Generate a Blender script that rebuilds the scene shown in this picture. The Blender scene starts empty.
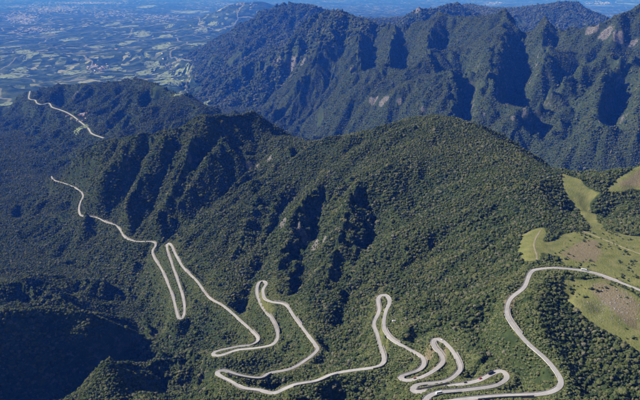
import bpy, bmesh, math, random, time
import numpy as np
from mathutils import Vector, Matrix, Euler
T0 = time.time()
random.seed(4); RNG = np.random.default_rng(11)
SC = bpy.context.scene
COL = SC.collection
R = math.radians

# ------------------------------------------------------------------ camera, sky, sun, exposure
H = 1650.0            # height of the camera above the lowland datum
PITCH = 20.0
F = 615.0             # focal length in photo pixels (640 wide)
cam_d = bpy.data.cameras.new('camera'); cam = bpy.data.objects.new('camera', cam_d); COL.objects.link(cam)
cam.location = (0, 0, H); cam.rotation_euler = (R(90 - PITCH), 0, 0)
cam_d.sensor_width = 36.0; cam_d.lens = 36.0 * F / 640.0
cam_d.clip_start = 5.0; cam_d.clip_end = 200000.0
SC.camera = cam

SUN_TO = Vector((-0.975, 0.20, 0)).normalized()
SUN_EL = R(36)
SUN_DIR = Vector((SUN_TO.x*math.cos(SUN_EL), SUN_TO.y*math.cos(SUN_EL), math.sin(SUN_EL)))
world = bpy.data.worlds.new('World'); SC.world = world; world.use_nodes = True
wn = world.node_tree
bg = wn.nodes['Background']
sky = wn.nodes.new('ShaderNodeTexSky'); sky.sky_type = 'NISHITA'; sky.sun_disc = False
sky.sun_elevation = SUN_EL; sky.sun_rotation = math.atan2(SUN_DIR.x, SUN_DIR.y)
sky.altitude = 1400; sky.air_density = 1.0; sky.dust_density = 0.4; sky.ozone_density = 2.0
wn.links.new(sky.outputs['Color'], bg.inputs['Color']); bg.inputs['Strength'].default_value = 0.05
sun_d = bpy.data.lights.new('sun', 'SUN'); sun = bpy.data.objects.new('sun', sun_d); COL.objects.link(sun)
sun_d.energy = 5.0; sun_d.angle = R(0.5); sun_d.color = (1.0, 0.965, 0.91)
sun.rotation_euler = (-SUN_DIR).to_track_quat('-Z', 'Y').to_euler()
sun.location = (0, 0, 2500)
SC.view_settings.view_transform = 'Standard'; SC.view_settings.look = 'None'
SC.view_settings.exposure = 0.68; SC.view_settings.gamma = 1.0; SC.view_settings.use_curve_mapping = False
SC.render.engine = 'CYCLES'
SC.cycles.use_denoising = True
SC.cycles.max_bounces = 4; SC.cycles.diffuse_bounces = 2; SC.cycles.glossy_bounces = 1
SC.cycles.volume_bounces = 0; SC.cycles.transparent_max_bounces = 4

# ------------------------------------------------------------------ small helpers
SP, CP = math.sin(R(PITCH)), math.cos(R(PITCH))
def ray(px, py):
    v = (200.0 - py)/F
    return ((px - 320.0)/F, CP + SP*v, -SP + CP*v)
def pt(px, py, Y=None, D=None):
    """a place in the landscape: sighted bearing plus its distance north (Y) or its drop below the lookout (D)"""
    dx, dy, dz = ray(px, py)
    t = Y/dy if Y is not None else D/(-dz)
    return (dx*t, dy*t, H + dz*t)
def project(x, y, z):
    z = z - H
    f = y*CP - z*SP; u = y*SP + z*CP
    return 320 + F*x/f, 200 - F*u/f
def sstep(a, b, x):
    t = np.clip((x - a)/(b - a), 0, 1); return t*t*(3 - 2*t)
def hash2(ix, iy, k=0):
    n = (ix.astype(np.int64)*374761393 + iy.astype(np.int64)*668265263 + k*1442695041) & 0xffffffff
    n = ((n ^ (n >> 13))*1274126177) & 0xffffffff
    n = n ^ (n >> 16)
    return (n & 0xffffff).astype(np.float32)/np.float32(0xffffff)
def vnoise(x, y, k=0):
    ix = np.floor(x); iy = np.floor(y); fx = x - ix; fy = y - iy
    fx = fx*fx*(3 - 2*fx); fy = fy*fy*(3 - 2*fy)
    a = hash2(ix, iy, k); b = hash2(ix + 1, iy, k); c = hash2(ix, iy + 1, k); d = hash2(ix + 1, iy + 1, k)
    return (a + (b - a)*fx)*(1 - fy) + (c + (d - c)*fx)*fy
def fbm(x, y, n=4, k=0, gain=0.5):
    s = 0; a = 1; t = 0
    for i in range(n):
        s = s + a*vnoise(x*2**i + 17.3*i, y*2**i - 9.1*i, k + i); t += a; a *= gain
    return s/t
def tag(o, label=None, cat=None, group=None, kind=None):
    if label: o['label'] = label
    if cat: o['category'] = cat
    if group: o['group'] = group
    if kind: o['kind'] = kind
    return o
def mesh_np(name, co, quads=None, tris=None, mat=None, smooth=True):
    me = bpy.data.meshes.new(name)
    co = np.asarray(co, np.float32)
    faces = quads if quads is not None else tris
    k = 4 if quads is not None else 3
    me.vertices.add(len(co)); me.vertices.foreach_set('co', co.ravel())
    nf = len(faces)
    me.loops.add(nf*k); me.loops.foreach_set('vertex_index', np.asarray(faces, np.int32).ravel())
    me.polygons.add(nf); me.polygons.foreach_set('loop_start', np.arange(0, nf*k, k, dtype=np.int32))
    me.polygons.foreach_set('use_smooth', np.full(nf, smooth))
    me.update(calc_edges=True)
    if mat: me.materials.append(mat)
    return me
def link(name, me, parent=None):
    o = bpy.data.objects.new(name, me); COL.objects.link(o)
    if parent: o.parent = parent
    return o

# ------------------------------------------------------------------ materials
def new_mat(name):
    m = bpy.data.materials.new(name); m.use_nodes = True
    nt = m.node_tree; nt.nodes.clear()
    out = nt.nodes.new('ShaderNodeOutputMaterial'); b = nt.nodes.new('ShaderNodeBsdfPrincipled')
    nt.links.new(b.outputs[0], out.inputs['Surface'])
    b.inputs['Roughness'].default_value = 0.9; b.inputs['Specular IOR Level'].default_value = 0.0
    return m, nt, b
def nnode(nt, typ, **kw):
    n = nt.nodes.new(typ)
    for k, v in kw.items(): setattr(n, k, v)
    return n
def pos(nt):
    return nt.nodes.new('ShaderNodeNewGeometry').outputs['Position']
def noise(nt, vec, scale, detail=4, rough=0.55):
    n = nt.nodes.new('ShaderNodeTexNoise'); n.inputs['Scale'].default_value = scale
    n.inputs['Detail'].default_value = detail; n.inputs['Roughness'].default_value = rough
    nt.links.new(vec, n.inputs['Vector']); return n.outputs['Fac']
def ramp(nt, fac, stops, interp='LINEAR'):
    r = nt.nodes.new('ShaderNodeValToRGB'); r.color_ramp.interpolation = interp
    e = r.color_ramp.elements
    while len(e) < len(stops): e.new(0.5)
    for i, (p, c) in enumerate(stops):
        e[i].position = p; e[i].color = (c[0], c[1], c[2], 1) if isinstance(c, (tuple, list)) else (c, c, c, 1)
    nt.links.new(fac, r.inputs['Fac']); return r.outputs['Color']
def mix(nt, fac, a, b, mode='MIX'):
    m = nt.nodes.new('ShaderNodeMix'); m.data_type = 'RGBA'; m.blend_type = mode
    if isinstance(fac, (int, float)): m.inputs[0].default_value = fac
    else: nt.links.new(fac, m.inputs[0])
    for s, i in ((a, 6), (b, 7)):
        if isinstance(s, (tuple, list)): m.inputs[i].default_value = (*s[:3], 1)
        else: nt.links.new(s, m.inputs[i])
    return m.outputs[2]
def math_(nt, op, a, b=None):
    m = nt.nodes.new('ShaderNodeMath'); m.operation = op
    for s, i in ((a, 0), (b, 1)):
        if s is None: continue
        if isinstance(s, (int, float)): m.inputs[i].default_value = s
        else: nt.links.new(s, m.inputs[i])
    return m.outputs[0]
def bump(nt, bsdf, h, strength, dist):
    b = nt.nodes.new('ShaderNodeBump'); b.inputs['Strength'].default_value = strength; b.inputs['Distance'].default_value = dist
    nt.links.new(h, b.inputs['Height']); nt.links.new(b.outputs[0], bsdf.inputs['Normal'])
def attr(nt, name):
    a = nt.nodes.new('ShaderNodeAttribute'); a.attribute_name = name; return a.outputs['Fac']
def flat(name, col, rough=0.8, spec=0.2, metal=0.0, var=0.0, scale=1.0):
    m, nt, b = new_mat(name)
    b.inputs['Roughness'].default_value = rough; b.inputs['Specular IOR Level'].default_value = spec; b.inputs['Metallic'].default_value = metal
    if var:
        f = noise(nt, pos(nt), scale, 5, 0.6)
        nt.links.new(ramp(nt, f, [(0.3, tuple(c*(1 - var) for c in col)), (0.7, tuple(min(1, c*(1 + var)) for c in col))]), b.inputs['Base Color'])
    else: b.inputs['Base Color'].default_value = (*col, 1)
    return m

def ground_material(name, meadow=False):
    m, nt, b = new_mat(name); p = pos(nt)
    n1 = noise(nt, p, 0.0035, 5, 0.6); n2 = noise(nt, p, 0.06, 4, 0.65); n3 = noise(nt, p, 0.35, 3, 0.6)
    forest = ramp(nt, n2, [(0.28, (0.016, 0.026, 0.011)), (0.5, (0.034, 0.050, 0.019)), (0.72, (0.064, 0.080, 0.030))])
    forest = mix(nt, ramp(nt, n1, [(0.4, 0.0), (0.65, 0.55)]), forest, (0.05, 0.06, 0.022))
    grass = ramp(nt, n2, [(0.3, (0.105, 0.118, 0.036)), (0.5, (0.150, 0.152, 0.054)), (0.7, (0.195, 0.178, 0.075))])
    soil = ramp(nt, n3, [(0.3, (0.135, 0.108, 0.058)), (0.55, (0.185, 0.15, 0.09)), (0.8, (0.24, 0.205, 0.15))])
    mr = nnode(nt, 'ShaderNodeMapping'); mr.inputs['Scale'].default_value = (1.0, 1.0, 0.22); nt.links.new(p, mr.inputs['Vector'])
    rock = ramp(nt, noise(nt, mr.outputs[0], 0.09, 6, 0.75), [(0.3, (0.05, 0.047, 0.045)), (0.5, (0.135, 0.122, 0.112)), (0.75, (0.26, 0.23, 0.215))])
    n4 = noise(nt, p, 0.03, 5, 0.7)
    def edge(a, lo=0.35, hi=0.6, k=0.5):
        s = math_(nt, 'ADD', a, math_(nt, 'MULTIPLY', math_(nt, 'SUBTRACT', n4, 0.5), k))
        return ramp(nt, s, [(lo, 0.0), (hi, 1.0)])
    c = mix(nt, edge(attr(nt, 'grass')), forest, grass)
    c = mix(nt, edge(attr(nt, 'soil'), 0.3, 0.75, 0.8), c, soil)
    c = mix(nt, edge(attr(nt, 'rock'), 0.42, 0.56, 0.9), c, rock)
    nt.links.new(c, b.inputs['Base Color'])
    bump(nt, b, n3, 0.8, 2.0)
    return m
M_GROUND = ground_material('forest_floor')
M_MEADOW = ground_material('meadow_turf')

def plain_material():
    m, nt, b = new_mat('lowland'); p = pos(nt)
    mp = nnode(nt, 'ShaderNodeMapping'); mp.inputs['Scale'].default_value = (1.0, 0.72, 1.0); mp.inputs['Rotation'].default_value = (0, 0, 0.5)
    nt.links.new(p, mp.inputs['Vector']); q0 = mp.outputs[0]
    wv = nnode(nt, 'ShaderNodeTexNoise'); wv.inputs['Scale'].default_value = 0.0012; wv.inputs['Detail'].default_value = 4; nt.links.new(q0, wv.inputs['Vector'])
    ws = nnode(nt, 'ShaderNodeVectorMath', operation='SUBTRACT'); nt.links.new(wv.outputs['Color'], ws.inputs[0]); ws.inputs[1].default_value = (.5, .5, .5)
    wm_ = nnode(nt, 'ShaderNodeVectorMath', operation='SCALE'); nt.links.new(ws.outputs[0], wm_.inputs[0]); wm_.inputs['Scale'].default_value = 700.0
    wa = nnode(nt, 'ShaderNodeVectorMath', operation='ADD'); nt.links.new(q0, wa.inputs[0]); nt.links.new(wm_.outputs[0], wa.inputs[1]); q = wa.outputs[0]
    n1 = noise(nt, q, 0.00030, 7, 0.68); n2 = noise(nt, q, 0.0032, 6, 0.75); n3 = noise(nt, q, 0.006, 4, 0.6)
    wood = ramp(nt, n3, [(0.3, (0.010, 0.020, 0.012)), (0.5, (0.026, 0.042, 0.018)), (0.66, (0.060, 0.078, 0.034)), (0.8, (0.10, 0.115, 0.05))])
    vo = nnode(nt, 'ShaderNodeTexVoronoi'); vo.inputs['Scale'].default_value = 0.0080; nt.links.new(q, vo.inputs['Vector'])
    hs = nnode(nt, 'ShaderNodeSeparateColor'); nt.links.new(vo.outputs['Color'], hs.inputs[0])
    field = ramp(nt, hs.outputs[0], [(0.0, (0.07, 0.10, 0.04)), (0.4, (0.13, 0.155, 0.07)), (0.7, (0.25, 0.24, 0.16)), (1.0, (0.10, 0.13, 0.06))])
    vo2 = nnode(nt, 'ShaderNodeTexVoronoi'); vo2.inputs['Scale'].default_value = 0.0085; nt.links.new(q, vo2.inputs['Vector'])
    h2 = nnode(nt, 'ShaderNodeSeparateColor'); nt.links.new(vo2.outputs['Color'], h2.inputs[0])
    sel = math_(nt, 'ADD', math_(nt, 'ADD', math_(nt, 'MULTIPLY', n1, 0.72), math_(nt, 'MULTIPLY', n2, 0.28)), math_(nt, 'MULTIPLY', math_(nt, 'SUBTRACT', h2.outputs[0], 0.5), 0.42))
    fm = ramp(nt, sel, [(0.68, 0.0), (0.70, 1.0)])
    c = mix(nt, fm, wood, field)
    lane = nnode(nt, 'ShaderNodeTexVoronoi', feature='DISTANCE_TO_EDGE'); lane.inputs['Scale'].default_value = 0.00055; nt.links.new(q, lane.inputs['Vector'])
    c = mix(nt, ramp(nt, lane.outputs['Distance'], [(0.006, 0.75), (0.012, 0.0)]), c, (0.20, 0.19, 0.15))
    nt.links.new(c, b.inputs['Base Color'])
    bump(nt, b, n3, 1.0, 14.0)
    return m
M_PLAIN = plain_material()

def leaf_material(name, stops, tint=0.35):
    m, nt, b = new_mat(name)
    oi = nnode(nt, 'ShaderNodeObjectInfo')
    c = ramp(nt, oi.outputs['Random'], stops)
    p = pos(nt)
    n1 = noise(nt, p, 0.006, 5, 0.6); n2 = noise(nt, p, 0.9, 3, 0.6)
    c = mix(nt, ramp(nt, n1, [(0.38, 0.0), (0.68, tint)]), c, (0.118, 0.115, 0.040))
    c = mix(nt, 1.0, c, ramp(nt, n2, [(0.25, (0.55, 0.55, 0.55)), (0.75, (1.35, 1.35, 1.35))]), 'MULTIPLY')
    nt.links.new(c, b.inputs['Base Color'])
    b.inputs['Roughness'].default_value = 0.75
    return m
M_LEAF = leaf_material('forest_leaves', [(0.0, (0.022, 0.036, 0.014)), (0.25, (0.040, 0.060, 0.022)), (0.5, (0.064, 0.080, 0.030)),
                                         (0.75, (0.088, 0.096, 0.037)), (0.9, (0.115, 0.108, 0.058)), (1.0, (0.15, 0.14, 0.105))])
M_SHRUB = leaf_material('shrub_leaves', [(0.0, (0.065, 0.088, 0.033)), (0.5, (0.112, 0.130, 0.050)), (1.0, (0.16, 0.16, 0.075))])
M_BARK = flat('bark', (0.09, 0.07, 0.055), var=0.3, scale=2)

# ------------------------------------------------------------------ the lie of the land: sighted ridges, gullies and streams
LINES = []
def line(region, pts, step=70): LINES.append((region, pts, step))
def L(region, *a, step=70):
    line(region, [pt(q[0], q[1], D=q[2]) for q in a], step)
def LY(region, *a, step=70):
    line(region, [pt(q[0], q[1], Y=q[2]) for q in a], step)
def W(region, *a, step=1e9):
    line(region, [(x, y, H - d) for x, y, d in a], step)

# central hill: skyline, dome, spurs and gullies
LY('hill', (257,167,2230), (277,152,2200), (300,146,2170), (330,138,2150), (360,130,2140), (395,120,2140), (430,117,2150), (468,122,2100), (500,134,1960), (530,151,1760), (560,172,1540))
L('hill', (360,160,535), (395,150,498), (430,148,484), (470,152,478), (505,165,474), (535,185,474))
L('hill', (340,180,562), (390,182,538), (430,180,516), (470,185,496), (510,200,484))
L('hill', (390,212,580), (430,212,556), (465,212,520))
L('hill', (303,146,592), (282,160,628), (262,176,668), (240,196,712), (212,210,756), (193,217,780), (177,231,808), (168,241,828))
L('hill', (310,184,608), (292,227,668), (277,260,710), (267,278,735))
L('hill', (290,183,682), (281,203,727), (270,238,767), (258,270,784), (250,295,790))
L('hill', (258,200,708), (244,235,752), (228,262,784), (215,285,800))
L('hill', (328,203,664), (312,233,714), (300,262,732), (291,292,726))
L('hill', (352,192,566), (337,237,628), (322,287,678), (318,310,694))
L('hill', (372,213,614), (358,248,662), (345,290,684), (338,325,685))
L('hill', (396,205,562), (386,240,606), (376,275,630), (366,310,636))
L('hill', (500,228,500), (476,232,520), (453,242,548), (425,264,582), (402,284,600), (388,293,602))
L('hill', (410,232,578), (400,262,603))
# right slope between the switchbacks and the plateau edge
L('plateau', (500,255,492), (470,262,512), (440,285,548), (418,312,568), (405,330,580))
L('plateau', (512,298,492), (485,312,522), (460,326,548), (442,338,560))
L('plateau', (500,330,506), (480,352,524), (470,362,536))
# plateau
L('plateau', (560,172,470), (600,194,480), (640,200,482))
L('plateau', (615,172,455), (640,164,440), (670,155,432))
L('plateau', (590,175,470), (606,170,466), (625,166,455))
L('plateau', (545,215,482), (580,228,486), (640,236,490), (690,240,490))
L('plateau', (530,250,484), (580,255,484), (640,262,486))
L('plateau', (570,300,492), (640,330,500), (600,345,502), (640,390,514), (590,395,512), (690,330,498))
W('plateau', (640,1300,512), (590,1330,508), step=60)
W('plateau', (900,900,492), (1250,1200,478), (1600,700,480), (1500,1400,470), (500,420,515), (900,420,505), (150,400,600), (1900,1300,450))
W('range_foot', (780,1740,590), (840,1950,740), (820,2200,820), (740,2450,880), (560,2600,880), (1000,1900,720), (1300,1950,740), (720,1600,510), (1050,2300,900), (1700,2000,700))
# road corridor lower slopes and foreground
L('valley', (330,395,670), (290,400,690), (250,400,730))
W('valley', (-150,520,760), (-550,500,880), (-900,400,900), (-300,250,800), (100,150,640))
L('valley', (225,373,684), (205,382,716), (190,389,742), (160,400,800))
L('valley', (214,356,788), (190,350,818), (160,348,856))
L('valley', (204,372,838), (185,378,868), (168,384,890))
# stream
L('valley', (240,400,768), (225,392,800), (200,376,856), (178,358,895), (160,342,930), (150,330,948), (147,310,962), (137,294,976), (120,280,990), (90,270,1008), (60,262,1022), (25,246,1042), (12,222,1056), (18,200,1072), (28,172,1098), (35,150,1122), (30,128,1175), (0,108,1240))
# ridges coming in from the left valley side
LY('valley', (-60,322,1330), (0,317,1340), (30,321,1355), (60,329,1370), (90,327,1385), (112,325,1405), (134,327,1465), step=50)
L('valley', (-40,404,945), (20,398,968), (60,388,980), (100,372,982), (135,352,962), step=50)
LY('valley', (20,420,960), (60,400,1030), (72,384,1080), (90,368,1115), (110,355,1150), (126,362,1140), (140,372,1120), step=50)
LY('valley', (-30,326,1420), (10,318,1480), (30,309,1490), (53,298,1520), (68,305,1515), (88,317,1500), step=50)
LY('valley', (-30,290,1660), (20,283,1690), (42,291,1660), (60,298,1640), step=50)
LY('valley', (-20,282,1850), (35,274,1830), (70,280,1800), (105,279,1800), step=50)
L('valley', (30,318,925), (70,314,945), (105,312,955), step=60)
L('valley', (0,303,915), (40,297,930), (75,292,955))
W('valley', (-1500,1350,840), (-1350,1000,800), (-1700,1800,820), (-1900,2500,840), (-2300,3200,900), (-1550,2100,930), (-1100,700,840))
# left ridge: crest, spurs, gullies
LY('ridge', (46,184,2880), (60,168,2860), (80,152,2680), (110,142,2550), (140,135,2500), (160,130,2480), (185,123,2460), (205,118,2450), (218,117,2480), (236,115,2560), (255,111,2640), (272,123,2600), (290,135,2560))
_c = LINES[-1][1]
line('ridge', [(x + 40, y + 170, z - 95) for x, y, z in _c], 120)
LY('ridge', (222,120,2460), (232,140,2420), (245,156,2350), (257,167,2235))
L('ridge', (247,174,704), (225,191,740), (203,206,777), (182,226,808), (166,240,828))
L('ridge', (221,135,581), (205,162,651), (190,188,721), (178,206,771))
L('ridge', (208,150,654), (194,172,716), (180,200,784), (166,225,842))
L('ridge', (194,127,550), (184,155,630), (167,193,732), (155,218,795))
L('ridge', (178,150,658), (164,178,740), (150,208,813), (142,230,856))
L('ridge', (165,132,580), (150,157,665), (132,190,758), (120,216,825))
L('ridge', (148,152,690), (130,180,776), (114,205,846), (105,218,882))
L('ridge', (136,138,615), (112,165,710), (95,190,795), (86,205,850))
L('ridge', (112,156,714), (92,180,813), (80,196,878))
L('ridge', (53,182,938), (40,200,985), (30,220,1030))
L('ridge', (140,262,905), (110,246,935), (80,238,965), (55,235,1005))
L('ridge', (75,215,940), (60,215,975), (42,222,1020))
L('ridge', (152,275,912), (165,305,905), (172,330,880))
W('ridge', (-150,3050,800), (-500,2900,820), (-900,3200,985), (-300,3350,980))
# second ridge behind it, with the low stretch of the road
LY('mountain_ridge', (20,92,5900), (57,85,5700), (80,85,5500), (110,83,5350), (137,79,5200), (160,84,4800), (185,96,4450), (205,104,4250), (240,113,4100), (275,120,4150), step=160)
_c = LINES[-1][1]
line('mountain_ridge', [(x, y + 350, z - 170) for x, y, z in _c], 200)
LY('mountain_ridge', (85,95,5200), (70,108,4950), (55,118,4700), step=160)
LY('mountain_ridge', (160,100,4500), (130,115,4150), (100,138,3800), (85,148,3600), step=160)
LY('mountain_ridge', (110,100,4950), (90,118,4500), (65,135,4150), step=160)
L('mountain_ridge', (120,125,985), (95,140,1040), (70,150,1075), step=160)
W('mountain_ridge', (-1700,6300,1380), (-2200,7000,1450), (-1100,3600,1060), (-700,3700,1010), (-2900,6300,1300), (-2600,4600,1120), (-2300,5300,1190))
# the deep valley between the hill and the far range
W('range_foot', (1500,2500,960), (1000,2700,1010), (600,3000,1060), (200,3400,1110), (-250,3900,1160), (-600,4700,1230), (-1000,5700,1310), (-1350,6800,1380), (-1700,7800,1420), (-2500,9200,1520), (-3200,10500,1580), step=250)
# far range: face between foot and crest
def rf(px, py, k):
    yf = np.interp(px, [180,330,450,560,640,720], [108,133,142,168,168,165]); Yf = np.interp(px, [180,330,450,560,640,720], [7600,4900,4050,3550,3400,3300])
    yc = np.interp(px, [180,330,450,560,640,720], [30,16,15,18,6,2]); Yc = np.interp(px, [180,330,450,560,640,720], [10500,7300,6200,5450,5150,5000])
    s = (yf - py)/(yf - yc)
    Y = 1/((1 - s)/Yf + s/Yc)
    e = max(0.2, min(1, 5*(1 - s))*min(1, 2.2*s + 0.25)) if 0 < s < 1 else 0.2
    return pt(px, py, Y=Y + k*e)
def RG(k, *a): line('mountain_range', [rf(px, py, k) for px, py in a], 150)
RI, VA = -185, 330
RG(20, (318,15), (325,12), (342,11), (361,18), (376,22), (395,25), (412,23), (427,19), (437,11), (446,15), (470,16), (490,16), (505,14), (513,15), (520,28), (529,32), (538,24), (546,14), (554,25), (566,27), (585,26), (605,21), (620,15), (640,3), (680,-6))
_c = LINES[-1][1]
line('mountain_range', [(x + 60, y + 330, z - 240) for x, y, z in _c], 150)
line('mountain_range', [(x + 250, y + 1500, z - 620) for x, y, z in _c if y < 7600], 400)
RG(RI, (361,18), (358,35), (361,60), (352,85), (338,105))
RG(VA, (376,30), (373,52), (371,70), (363,90))
RG(RI, (395,25), (392,43), (389,67), (386,84))
RG(VA, (402,29), (400,50), (397,72), (392,84))
RG(RI, (435,13), (428,42), (418,62), (409,78))
RG(VA, (445,35), (432,60), (416,82))
RG(RI*1.3, (490,52), (470,64), (454,68), (430,76), (405,86), (385,92), (368,96))
RG(RI*1.1, (455,69), (457,90), (455,110), (450,124))
RG(VA, (463,76), (468,98), (466,122), (462,136))
RG(RI, (485,25), (482,50), (480,80), (478,105), (475,128))
RG(RI, (513,15), (505,43), (498,75), (496,100), (492,125))
RG(VA*1.1, (522,32), (520,68), (511,98), (501,122))
RG(RI, (546,15), (543,40), (543,60))
RG(VA, (558,30), (547,60), (525,86), (513,103))
RG(RI*1.2, (622,46), (600,55), (580,62), (551,82), (532,106), (512,131))
RG(VA*.7, (574,78), (554,100), (542,124), (532,142))
RG(RI*.4, (604,72), (588,85), (570,105), (552,128), (545,145))
RG(VA*.35, (590,95), (575,118), (566,140))
RG(RI*1.2, (632,48), (612,62), (601,88), (597,115), (594,140))
RG(VA, (626,62), (618,98), (610,130), (606,150))
RG(RI, (660,60), (642,85), (632,115), (630,145))
RG(VA, (665,90), (655,130))
RG(RI, (342,12), (330,30), (318,52), (305,80), (290,105))
RG(VA, (350,30), (340,55), (330,80), (318,105))
RG(RI, (325,22), (305,31), (285,46), (268,62), (250,85), (238,104))
RG(VA, (318,42), (298,62), (280,85), (262,108))
RG(RI, (300,32), (270,50), (250,60), (228,82), (212,96))
RG(VA, (285,58), (262,75), (245,95))
LY('mountain_range', (318,8,10200), (300,6,10400), (288,2,10500), (268,10,10500), (252,18,10700), (235,28,11000), (215,38,11500), (198,48,11800), (185,58,11500), step=260)
LY('mountain_range', (285,22,9800), (265,32,9500), (250,42,9300), (236,50,9150), (220,62,8900), (208,75,8700), (200,88,8400), step=260)
LY('mountain_range', (268,26,9900), (245,36,9900), (225,48,9700), (205,60,9500), (195,70,9400), step=260)
LY('mountain_range', (262,68,7600), (240,82,7400), (222,92,7400), step=260)
L('plain', (190,88,1440), (183,72,1500), (172,60,1550), step=300)
RG(-20, (300,128), (330,134), (370,140), (420,142), (470,150), (520,160), (560,168), (610,168), (660,165))
W('mountain_range', (300,9400,1000), (4800,6500,1000), (5200,6500,1000), (2600,8500,1150), (-700,13000,1250), (4200,3000,600), (3200,2600,700), (5200,3200,500), (6500,9000,1400), (1200,9300,1250))
# further massifs
LY('distant_mountains', (395,22,8600), (412,9,8600), (419,6,8600), (430,10,8700), (445,5,9000), (460,3,9200), (474,12,9000), step=220)
LY('distant_mountains', (522,24,9500), (545,10,9800), (556,3,10000), (578,2,10000), (586,8,9900), (604,16,9700), step=220)
LY('distant_mountains', (468,4,11500), (500,14,10000), (480,10,10500), step=300)
W('plain', (-2500,12500,1600), (-6000,9000,1600), (-4500,10500,1600), (0,13000,1570), (3500,12500,1560), (7000,12500,1560), (-7000,12500,1600), (-7500,6000,1450), (-5200,7500,1520), (-6000,4000,1150), (-3600,7600,1480), (-3900,5600,1300))

# the road, from the plateau down to the lowland, as sighted bearings with its drop below the lookout
ROAD = [(668,300,486),(640,290,485),(617,281,483),(590,272,481),(560,268,480),(542,268.5,480),(531,272,481),(524,287,483),(511,298,486),(507,308,488),(509,319,490),(525,340,494),(545,358,498),(556,371,501),(561,381,503),(557,389,505),(541,394,507),(500,396,511),(465,399,514),(440,402,517),(426,402,519),(428,397,521),(440,392.5,523),(468,389.5,526),(493,386,530),(504,381,533),(507,376,535),(502,371,537),(493,373,538),(480,380,541),(466,383.5,543),(450,386,545),(425,391,548),(414,391.5,550),(413,388,551),(420,384.5,553),(442,382,556),(453,377,558),(460,369,561),(458,360,563),(452,350,565),(445,342.5,567),(438,339,569),(433,341,570),(435,347,571),(441,354,573),(443,361,575),(437,368,577),(427,374.5,580),(416,379,583),(406,380.5,585),(400,377.5,587),(408,374,588),(419,370,590),(424,363,592),(421,356,594),(407,348,597),(392,339.5,600),(385,330,602),(384,321,604),(386,311,606),(389.5,302,607),(387,296,608),(382,295,609),(378,299,610),(379,311,612),(374,323,614),(377,333,616),(380,344,618),(384,358,622),(381,365,624),(370,368,627),(350,370.5,632),(332,374,637),(316,381,643),(296,384,648),(284,389,653),(273,393.5,657),(258,390,661),(243,388,665),(232,382,669),(221,376,672),(217,372.5,674),(223,370.5,677),(240,375.5,681),(260,378,685),(270,373,688),(291,368.5,692),(307,359,696),(317,350,699),(315,344,701),(305,331,705),(294,316,710),(288,307,714),(283,303.5,717),(273,302,721),(265,298.5,725),(263,290,729),(266,284,732),(263,281,734),(258,284,737),(257,293,741),(262,306,745),(272,319,750),(277,330,755),(277,339,759),(271,345,763),(256,348,768),(237,350,773),(222,355,778),(214,355.5,781),(216,351.5,784),(237,346.5,788),(252,344.5,791),(258,339,794),(252,331,797),(240,320,800),(224,306,804),(209,297,808),(197,281,813),(184,268,818),(176,255,823),(172,246,827),(168.5,243,829),(167,248,831),(172,264,835),(177,278,838),(183,297,843),(184.5,311,847),(182,318,849),(178.5,318,850),(176.5,311,852),(172,294,857),(162,270,863),(154.5,258,866),(152.5,251,868),(155.5,245.5,870),(154,242,872),(146,241.5,876),(134,241,883),(125,237,888),(117,226,893),(106,222,898),(98,218,902),(90,216.5,905),(82,216,908),(79,211,911),(80,203,914),(83,196,917),(80,191,920),(72,186,923),(62,182.5,926),(54,180,930),(51,176,934)]
ROAD_FAR = [(104,138,1000),(92,133.5,1005),(88,128,1010),(80,121.5,1015),(73,116,1019),(66,112,1022),(58,109,1026),(52,107,1030),(49,103,1034),(42,104.5,1038),(37,103,1041),(35,100,1044),(29,98.5,1048),(30,91,1056)]
def spline(pts, step):
    P = np.array(pts, float); P = np.vstack([2*P[0] - P[1], P, 2*P[-1] - P[-2]])
    out = []
    for i in range(1, len(P) - 2):
        a, b, c, d = P[i-1], P[i], P[i+1], P[i+2]
        n = max(2, int(np.linalg.norm(c - b)/1.5))
        t = np.linspace(0, 1, n, endpoint=False)[:, None]
        out.append(0.5*((2*b) + (-a + c)*t + (2*a - 5*b + 4*c - d)*t**2 + (-a + 3*b - 3*c + d)*t**3))
    S = np.vstack(out)
    L_ = np.concatenate([[0], np.cumsum(np.linalg.norm(np.diff(S, axis=0), axis=1))])
    s = np.arange(0, L_[-1], step)
    return np.stack([np.interp(s, L_, S[:, k]) for k in range(3)], 1)
def smooth1(a, k):
    ker = np.hanning(2*k + 3)[1:-1]; ker /= ker.sum()
    return np.convolve(np.pad(a, k, mode='edge'), ker, mode='valid')
def road_line(raw, step):
    S = spline([pt(x, y, D=d) for x, y, d in raw], step)
    S[:, 2] = smooth1(S[:, 2], 14)
    S[:, 0] = smooth1(S[:, 0], 1); S[:, 1] = smooth1(S[:, 1], 1)
    return S
RS = road_line(ROAD, 4.0); RSF = road_line(ROAD_FAR, 12.0)
line('road', [tuple(p) for p in RS[::7]], 1e9)
line('mountain_ridge', [tuple(p) for p in RSF[::10]], 1e9)

# ------------------------------------------------------------------ surface through all of those lines
cx, ct = [], []
REG = ['hill', 'ridge', 'valley', 'plateau', 'mountain_ridge', 'range_foot', 'mountain_range', 'distant_mountains', 'plain', 'road']
for reg, pts, step in LINES:
    P = np.array(pts, float)
    for i in range(len(P)):
        cx.append(P[i]); ct.append(REG.index(reg))
        if i + 1 < len(P) and reg != 'road':
            d = np.linalg.norm((P[i+1] - P[i])[:2]); n = int(min(d//step, 12))
            for j in range(1, n + 1):
                cx.append(P[i] + (P[i+1] - P[i])*j/(n + 1)); ct.append(REG.index(reg))
CX = np.array(cx); CT = np.array(ct)
key = np.round(CX[:, :2]/12).astype(int); _, ui = np.unique(key, axis=0, return_index=True)
CX = CX[ui]; CT = CT[ui]
def dist(a, b):
    return np.sqrt(np.maximum((a[:, None, 0] - b[None, :, 0])**2 + (a[:, None, 1] - b[None, :, 1])**2, 0))
N = len(CX); SCL = 1000.0
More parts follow.
